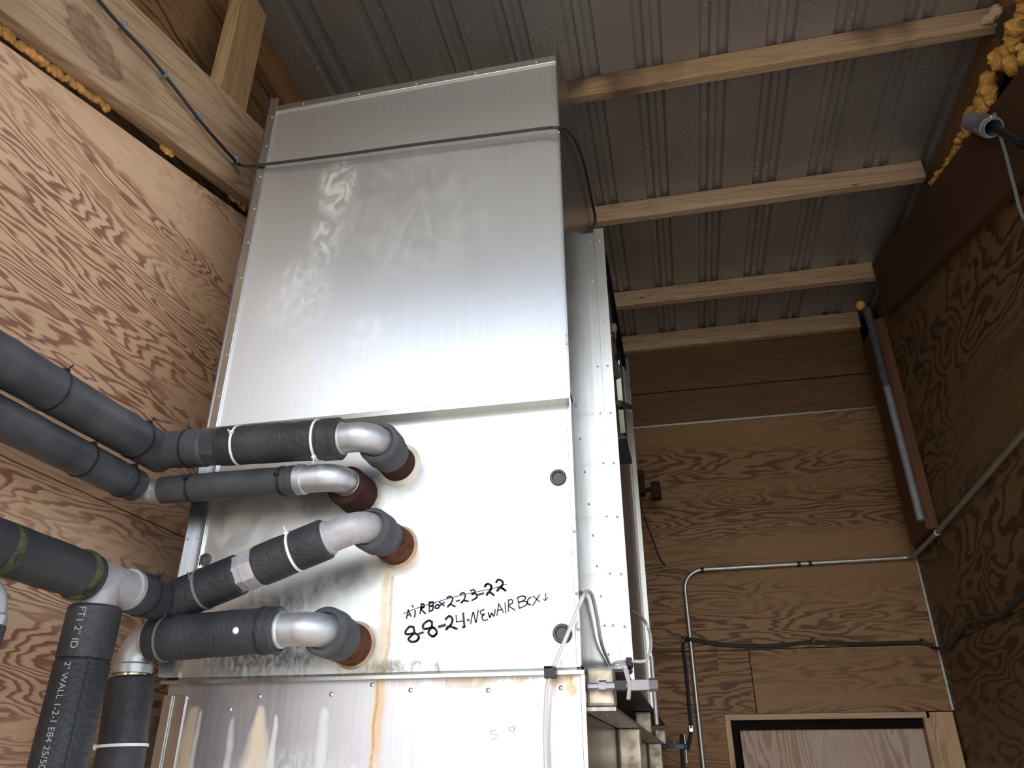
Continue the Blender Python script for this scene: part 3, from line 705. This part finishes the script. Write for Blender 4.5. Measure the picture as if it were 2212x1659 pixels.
tie(p3, A3+D3*.128, D3, .0375, head=(0, -.6, .7)); tie(p3, A3+D3*.310, D3, .0375, 'dusty' if False else 'cable_gray', head=(0, -.8, .3))
elbow(p3, B3-D3*.03, B3, B3+V((0, -.055, 0)), .026, .022, 'galv_dull', rc=.0285, lip=.008)
ins(p3, (B3.x, 1.205, B3.z), (B3.x, 1.125, B3.z), .0355, 'foam_ins'); tie(p3, (B3.x, 1.165, B3.z), (0, 1, 0), .0358, 'black', head=(.6, 0, .8))
TE = V((-.902, 1.060, 2.218))
mb = MB().tube([TE+V((0, .068, 0)), TE+V((0, -.06, 0))], .030, 28).tube([TE, TE+V((0, 0, -.06))], .030, 28)
mb.lathe(TE+V((0, .060, 0)), (0, 1, 0), [(0, .030), (0, .034), (.014, .034), (.014, .026)], 28)
mb.build('tee', M['galv_dull'], p3, smooth=True)
ins(p3, TE+V((0, -.028, 0)), TE+V((0, -.80, .012)), .0360, 'foam_ins')
for y in (-.040, -.195):
    MB().lathe(TE+V((0, y, 0)), (0, -1, 0), [(0, .0355), (.004, .0385), (.012, .0388), (.018, .0358)], 32).build('moss_ring', M['moss'], p3, smooth=True)
MB().lathe(TE+V((.001, 0, -.040)), (0, 0, -1), [(0, .026), (0, .036), (.004, .0395), (.078, .0395), (.080, .037)], 18).build('insulation', M['foam_ins'], p3, smooth=True)
dr = MB().lathe(TE+V((.001, 0, -.119)), (0, 0, -1), [(0, .036), (.005, .0395), (2.05, .0395)], 18).build('insulation', M['foam_ins'], p3, smooth=True)
MB().bar(TE+V((.0315, -.0243, -.125)), TE+V((.0315, -.0243, -2.1)), .0012, .0014, (0, 1, 0)).build('seam', M['black'], dr)
# printed lettering wrapped round the drop
def wrapped_text(txt, size, zc, ang0, r, par):
    cu = bpy.data.curves.new('print', 'FONT'); cu.body = txt; cu.size = size; cu.fill_mode = 'FRONT'
    ob = bpy.data.objects.new('print', cu); COL.objects.link(ob); bpy.context.view_layer.update()
    me = bpy.data.meshes.new_from_object(ob.evaluated_get(bpy.context.evaluated_depsgraph_get()))
    bpy.data.objects.remove(ob); off = V((0, 0, 0)); q = par
    while q is not None: off += q.location; q = q.parent
    for v in me.vertices:
        a = ang0 + v.co.y/r
        v.co = V((TE.x + .001 + r*math.sin(a), TE.y - r*math.cos(a), zc - v.co.x)) - off
    me.materials.clear(); me.materials.append(M['print'])
    o = bpy.data.objects.new('printed_lettering', me); COL.objects.link(o); o.parent = par
wrapped_text('FT1 2" ID', .0155, 2.172, .12, .0399, p3)
wrapped_text('2" WALL 1-2-1 E84 25/50 RELT-OSE CAN/D SSD', .0135, 2.092, .08, .0399, dr)

# pipe 4: lowest
z4, X4 = 2.160, -.598
p4 = thing('insulated_pipe', 'lowest insulated pipe, galvanised elbow turning straight down beside the tee drop', 'pipe', (-.78, 1.24, 2.1))
stub(p4, X4+.004, z4-.008, YM-.002, 1.308, 'rust_orange', .0375, caulk=1.09)
ins(p4, (X4+.002, 1.315, z4-.005), (X4, 1.282, z4-.002), .0385, 'dusty')
ins(p4, (X4-.001, 1.290, z4-.001), (X4-.003, 1.250, z4), .0415, 'dusty', rin=.030)
elbow(p4, (X4-.003, 1.285, z4), (X4-.003, 1.237, z4+.002), (X4-.088, 1.240, z4+.003), .0285, .036, rc=.0315)
ins(p4, (-.676, 1.240, z4+.003), (-.706, 1.240, z4+.003), .0400, 'foam_ins')
ins(p4, (-.702, 1.240, z4+.003), (-.895, 1.240, z4-.004), .0385, 'foam_ins')
ins(p4, (-.891, 1.240, z4-.004), (-.922, 1.240, z4-.005), .0390, 'foam_ins')
elbow(p4, (-.915, 1.240, z4-.006), (-.952, 1.240, z4-.007), (-.950, 1.240, z4-.062), .030, .034, rc=.033)
MB().lathe((-.950, 1.24, z4-.050), (0, 0, -1), [(0, .026), (.03, .026)], 24).build('bare_pipe', M['brass'], p4, smooth=True)
ins(p4, (-.949, 1.240, z4-.068), (-.938, 1.240, z4-.178), .0385, 'foam_ins')
ins(p4, (-.938, 1.240, z4-.174), (-.90, 1.240, .1), .0385, 'foam_ins')
tie(p4, (-.938, 1.24, z4-.176), (.05, 0, -1), .0395, head=(-.9, -.4, 0)); tie(p4, (-.893, 1.24, z4-.004), (1, 0, 0), .0388, 'cable_gray')
MB().ball(V((-.738, 1.2035, 2.158)), .0062, 10, 8).build('button', M['tie_white'], p4, smooth=True)
tie(p4, (-.704, 1.24, z4+.003), (1, 0, 0), .0398, 'black')

# pipe end at the very left edge
pe = atY(-38, 1344, .85)
p5 = thing('insulated_pipe', 'dark insulated pipe end just peeking in at the left frame edge', 'pipe', (pe.x, .85, 1.6))
ins(p5, pe, pe - V((0, 0, .9)), .028, 'foam_ins')
elbow(p5, pe + V((0, 0, -.005)), pe + V((0, 0, .04)), pe + V((0, -.09, .04)), .024, .03, rc=.027)

# ================================================================== cables, conduits and small things
def cable(name, pts, r, mat, label, cat='cable', sm=6, n=8):
    return tag(MB().tube(spline(pts, sm), r, n).build(name, M[mat], smooth=True), label, cat)
bc = [(-1.085, .20, 3.36), atX(212, 0, -1.085), atX(330, 130, -1.085), atX(440, 270, -1.085), atX(505, 344, -1.085), atX(521, 357, -1.075), atY(545, 358, 1.345), atY(590, 353, 1.330),
      atY(740, 334, 1.328), atY(900, 312, 1.328), atY(1060, 292, 1.328), atY(1170, 278, 1.328), atY(1205, 276, 1.328), atX(1224, 281, -.162), atX(1240, 300, -.160), atX(1258, 340, -.158), atX(1270, 390, -.158),
      atX(1281, 445, -.158), atX(1286, 470, -.158), atX(1282, 487, -.162), atX(1270, 493, -.170)]
cable('black_cable', bc, .0042, 'cable_black', 'black cable stapled along left beam and strung across the upper box front')
for i, (u, v) in enumerate(((270, 63), (357, 168), (432, 257), (512, 352))):
    p = atX(u, v, -1.085)
    tag(MB().bar(p+V((-.014, -.006, .008)), p+V((.004, -.006, .008)), .003, .022, (0, 0, 1)).bar(p+V((.0055, -.006, -.006)), p+V((.0055, -.006, .016)), .004, .003, (0, 1, 0)).build('cable_staple', M['cable_gray']),
        ('cable staple on the left beam nearest the camera', 'second cable staple along the left beam', 'third cable staple along the left beam', 'cable staple where black cable leaves the left beam for the box')[i], 'staple', 'staples on the left beam')

# ivory cable over the ledge and down the lower panel
iv = [atX(1318, 1437, -.168), atX(1300, 1392, -.166), atX(1290, 1335, -.165), atX(1280, 1290, -.165), atX(1270, 1277, -.164), atY(1260, 1288, 1.335), atY(1246, 1320, 1.338), atY(1225, 1372, 1.340),
      atY(1200, 1430, 1.338), atY(1190, 1455, 1.338), atY(1181, 1490, 1.345), atY(1178, 1560, 1.350), atY(1179, 1659, 1.352), V((-.235, 1.352, 1.7)), V((-.235, 1.352, .05))]
cable('ivory_cable', iv, .0036, 'cable_white', 'ivory cable looping round the box corner and hanging down the lower panel')
p = atY(1191, 1450, 1.346)
tag(MB().box((p.x-.010, 1.330, p.z-.012), (p.x+.009, 1.352, p.z+.006)).box((p.x-.010, 1.330, p.z+.002), (p.x+.004, 1.364, p.z+.007)).build('cable_clip', M['black'], bevel=.001), 'black clip holding ivory cable on the box ledge', 'clip')
iv2 = [atY(1322, 1437, 1.81), atY(1332, 1431, 1.80), atY(1360, 1428, 1.80), atY(1385, 1429, 1.80), atY(1399, 1422, 1.81), atY(1406, 1396, 1.84), atY(1403, 1365, 1.90), atY(1390, 1338, 2.0), atX(1366, 1320, -.165)]
cable('ivory_cable', iv2, .0036, 'cable_white', 'short ivory cable curving behind the side flange of the box')
p = atY(1359, 1428, 1.80)
tag(MB().box((p.x-.006, 1.790, p.z-.012), (p.x+.006, 1.826, p.z+.007)).lathe((p.x-.002, 1.826, p.z-.018), (0, -1, 0), [(0, .007), (.006, .007), (.008, .004)], 12).build('cable_clip', M['black'], bevel=.001), 'black cable clip screwed to the side flange above the clamp', 'clip')

# back wall conduit and its straps
cy = YB-.016
cd = [V((.030, cy, .05)), V((.029, cy, 2.70))] + arc((.029, cy, 2.60), (.028, cy, 2.862), (.30, cy, 2.863), .10, 10)[1:-1] + [V((.60, cy, 2.866))] + arc((.9, cy, 2.869), (1.135, cy, 2.871), (1.138, 3.8, 2.873), .05, 8)[1:-1] + [V((1.138, 3.60, 2.876)), V((1.138, 2.2, 2.93))]
con = thing('steel_conduit', 'thin steel conduit up the back wall, across and along the right wall', 'conduit', (.03, cy, 0))
MB().tube(cd, .0115, 12).build('tube', M['conduit'], con, smooth=True)
for q, d in (((.125, cy, 2.861), (1, 0, 0)), ((.60, cy, 2.866), (1, 0, 0)), ((.655, cy, 2.866), (1, 0, 0)), ((1.138, 3.62, 2.876), (0, 1, 0))):
    MB().lathe(V(q)-V(d)*.008, d, [(0, .0112), (0, .0135), (.016, .0135), (.016, .0112)], 14, close=False).build('strap', M['black'] if d[0] else M['tie_white'], con)
bw = [atY(1476, 1659, 4.055), atY(1486, 1618, 4.055), atY(1493, 1576, 4.055), atY(1489, 1530, 4.055), atY(1482, 1450, 4.055), atY(1476, 1400, 4.055), atY(1479, 1384, 4.05), atY(1492, 1381, 4.03), atY(1540, 1389, 4.05), atY(1600, 1396, 4.055),
      atY(1680, 1394, 4.055), atY(1755, 1387, 4.055), atY(1850, 1391, 4.055), atY(1985, 1388, 4.055), atY(2020, 1400, 4.04), atX(2050, 1398, 1.15), atX(2075, 1365, 1.15), atX(2095, 1343, 1.15), atX(2125, 1340, 1.15), atX(2165, 1325, 1.15), atX(2195, 1298, 1.15), atX(2230, 1262, 1.15), V((1.15, 2.6, 2.52))]
bw = [V((-.06, 4.055, .3))] + bw
cable('dark_cable', bw, .0085, 'cable_black', 'dark cable clipped across the back wall above the door, on to right wall')
for i, (u, v) in enumerate(((1475, 1382), (1756, 1384), (1992, 1387), (1493, 1575))):
    p = atY(u, v, 4.05)
    tag(MB().box((p.x-.008, 4.035, p.z-.012), (p.x+.008, YB, p.z+.014)).ball((p.x, 4.035, p.z+.008), .006).build('cable_clip', M['black' if i != 3 else 'zinc']),
        ('clip at the corner of dark cable left of conduit', 'clip on dark cable midway over the door', 'clip on dark cable near the right wall corner', 'clip on hanging dark cable beside conduit, near clamp handle')[i], 'clip', 'clips on the back wall')

# upright grey tube in the back right corner
ct = thing('grey_tube', 'upright grey tube in the back right corner ending in an open cut', 'tube', (1.16, 3.95, 3.0))
ta, tb = atY(1989, 1124, 3.55), atY(1868, 655, 3.55); tb.x = ta.x + .0; tb.z = tb.z
ta = V((1.070, 3.57, atY(1988, 1124, 3.57).z)); tb = V((1.066, 3.57, 4.02))
MB().lathe(ta, tb-ta, [(.02, .012), (0, .0135), (0, .0165), ((tb-ta).length*.62, .0165)], 20).build('tube', M['pvc'], ct, smooth=True)
MB().lathe(ta+(tb-ta)*.60, tb-ta, [(0, .0165), (0, .019), ((tb-ta).length*.40, .019)], 20).build('tube_sleeve', M['dusty'], ct, smooth=True)
MB().ball(atX(1859, 660, 1.052), .026, 10, 8).build('foam_blob', M['foam'], ct, smooth=True)

# conduit stub with wires, upper right
sa, sb = atX(2098, 262, 1.09), atX(2146, 276, 1.09)
cs = thing('conduit_stub', 'grey conduit stub with strap and black wires at the upper right', 'conduit', (1.09, 2.1, 3.72))
dd = (sb-sa).normalized(); LL = (sb-sa).length
MB().lathe(sa, dd, [(0, .018), (0, .030), (LL, .030), (LL, .025), (LL*.5, .024), (LL*.5, .002)], 24).build('tube', M['pvc'], cs, smooth=True)
MB().lathe(sa+dd*LL*.62, dd, [(0, .030), (0, .034), (LL*.28, .034), (LL*.28, .030)], 24, close=False).build('strap', M['zinc'], cs, smooth=True)
pp = atX(2147, 252, 1.095); MB().ball(pp, .014, 10, 6, (.5, 1, 1)).ball(pp+V((-.008, 0, 0)), .006).build('strap_ear', M['zinc'], cs, smooth=True)
for i in range(4):
    o_ = V((0, .006*math.cos(i*1.6), .008*math.sin(i*1.6)))
    MB().tube(spline([sa+dd*LL*.6+o_, sb+o_, atX(2180, 286+3*i, 1.09)+o_, atX(2240, 296+7*i, 1.09)+o_, V((1.09, 1.3, 3.1+.04*i))], 6), .0065, 8).build('wire', M['cable_black'], cs, smooth=True)
cable('grey_cable', [atX(2160, 292, 1.10), atX(2172, 330, 1.112), atX(2190, 400, 1.115), atX(2215, 478, 1.115), V((1.12, 2.0, 3.2))], .0055, 'cable_gray', 'thin grey cable hanging below the conduit stub at the upper right')

# junction boxes on the back part of the unit side
jb = thing('switch_box', 'pair of rusty brown switch boxes beside the unit against the back wall', 'switch box', (-.1, 3.9, 3.2))
a, b = atY(1372, 1018, 3.9), atY(1394, 1067, 3.9)
MB().box((a.x-.02, 3.88, b.z), (b.x, 3.96, a.z)).build('large_box', M['rust'], jb, bevel=.008)
c_, d_ = atY(1405, 1043, 3.9), atY(1429, 1077, 3.9)
MB().box((c_.x, 3.87, d_.z), (d_.x, 3.94, c_.z)).build('small_box', M['rust'], jb, bevel=.008)
MB().tube([(b.x-.01, 3.91, (c_.z+d_.z)/2+.01), (c_.x+.01, 3.91, (c_.z+d_.z)/2+.01)], .012, 10).build('nipple', M['rust'], jb)
cable('black_wire', [atY(1380, 1065, 3.9), atY(1390, 1110, 3.92), atY(1408, 1160, 3.95), atY(1425, 1205, 3.98), atY(1437, 1222, 4.0)], .005, 'cable_black', 'loose black wire dangling under the rusty switch boxes')

# bar clamps
def clamp(name, label, x, y, z, k, mat):
    t_ = thing(name, label, 'clamp', (x, y, z))
    MB().lathe((x-.115*k, y, z), (1, 0, 0), [(0, .006*k), (.022*k, .006*k), (.022*k, .011*k), (.036*k, .011*k), (.036*k, .0075*k), (.078*k, .0075*k)], 10).build('screw', M['zinc'] if mat != 'blue' else M['blue'], t_)
    MB().box((x-.062*k, y-.012*k, z-.009*k), (x-.04*k, y+.012*k, z+.009*k)).build('nut_cover', M['black'], t_, bevel=.001)
    MB().prism([(x-.042*k, z-.026*k), (x-.034*k, z-.026*k), (x-.030*k, z), (x-.034*k, z+.03*k), (x-.046*k, z+.034*k), (x-.038*k, z)], 'Y', y-.009*k, y+.009*k).build('jaw', M['clampsteel'] if mat != 'blue' else M['blue'], t_, bevel=.001)
    MB().box((x-.036*k, y-.008*k, z-.010*k), (x+.012*k, y+.008*k, z+.010*k)).build('bar', M[mat], t_, bevel=.001)
    MB().tube([(x+.012*k, y, z+.052*k), (x+.012*k, y, z-.070*k)], .0045*k, 10).build('handle', M['clampsteel'] if mat != 'blue' else M['zinc'], t_, smooth=True)
    MB().lathe((x+.004*k, y, z), (1, 0, 0), [(0, .013*k), (.016*k, .013*k)], 10).build('swivel', M['clampsteel'] if mat != 'blue' else M['blue'], t_)
clamp('bar_clamp', 'steel clamp with upright sliding handle holding the front spacer of the box', -.068, 1.383, 2.074, .87, 'clampsteel')
clamp('bar_clamp', 'small blue clamp with pale handle at the far end of the box flange', -.048, 3.45, 2.026, .85, 'blue')

# ------------------------------------------------------------------ spray foam
def foam_obj(name, pts, r0, r1, mat, label, step=.5, flat=1.0):
    mb = MB(); pts = [V(p) for p in pts]; rr = random.Random(len(pts)*13+int(r0*1e4))
    for a, b in zip(pts, pts[1:]):
        n = max(1, int((b-a).length/(r0*step*1.6)))
        for i in range(n):
            p = a.lerp(b, (i+rr.random()*.6)/n); r = rr.uniform(r0, r1)
            mb.ball(p + V((rr.uniform(-.3, .3)*r, rr.uniform(-.5, .5)*r, rr.uniform(-.5, .5)*r)), r, 9, 7, (flat, rr.uniform(.8, 1.3), rr.uniform(.7, 1.1)))
    mb.v = [v + V(mnoise.noise_vector(v*45))*r0*.5 + V(mnoise.noise_vector(v*160))*r0*.25 for v in mb.v]
    return tag(mb.build(name, M[mat], smooth=True), label, 'spray foam')
Lx = -1.137
foam_obj('spray_foam', [atX(u, v, Lx) for u, v in ((-30, 42), (0, 66), (40, 95), (90, 130), (130, 160), (180, 198), (232, 235))], .007, .0115, 'foam_left', 'lumpy orange spray foam bead under the left beam near the frame corner', flat=.7)
foam_obj('spray_foam', [atX(u, v, Lx) for u, v in ((352, 317), (372, 334))], .005, .009, 'foam_left', 'small tuft of orange spray foam midway under the left beam', flat=.7)
foam_obj('spray_foam', [atX(u, v, Lx) for u, v in ((500, 424), (520, 440), (534, 450))], .007, .011, 'foam_tan', 'tan spray foam under the left beam beside the box', flat=.7)
Z6 = lambda x, y: (2030 + x/5.027, y/5.027)
foam_obj('spray_foam', [atX(*Z6(*q), 1.19) for q in ((960, -60), (905, 60), (885, 150), (870, 230), (800, 300), (780, 380), (800, 460), (770, 560), (660, 600), (720, 690), (770, 760), (780, 840))], .016, .030, 'foam', 'large orange spray foam mass in the gap at the top right corner')
foam_obj('spray_foam', [atX(*Z6(*q), 1.19) for q in ((880, 520), (900, 620), (930, 720))], .010, .016, 'foam', 'narrow run of orange spray foam at the right frame edge')
foam_obj('spray_foam', [atX(*Z6(*q), 1.18) for q in ((505, 840), (515, 930), (480, 1000), (530, 1080), (430, 1150), (480, 1200), (350, 1240), (450, 1230))], .016, .032, 'foam', 'orange spray foam mound above the grey conduit stub')
foam_obj('spray_foam', [atX(*Z6(*q), 1.17) for q in ((275, 1340), (300, 1420), (250, 1480), (210, 1580), (160, 1680), (90, 1790), (20, 1880), (-50, 1960), (-85, 2010))], .009, .017, 'foam', 'tapering strip of orange spray foam below the grey conduit stub')
foam_obj('spray_foam', [atX(u, v, 1.162) for u, v in ((2240, 352), (2195, 398), (2160, 430), (2130, 462), (2095, 495), (2070, 518))], .006, .010, 'foam_tan', 'thin tan foam bead under the right sloping board', flat=.6, step=1.1)
foam_obj('spray_foam', [V((1.225, 2.03, 4.20)), V((1.245, 2.03, 4.24)), V((1.20, 2.035, 4.185))], .014, .022, 'foam_pale', 'pale hardened foam lump on the right end of the nearest purlin')
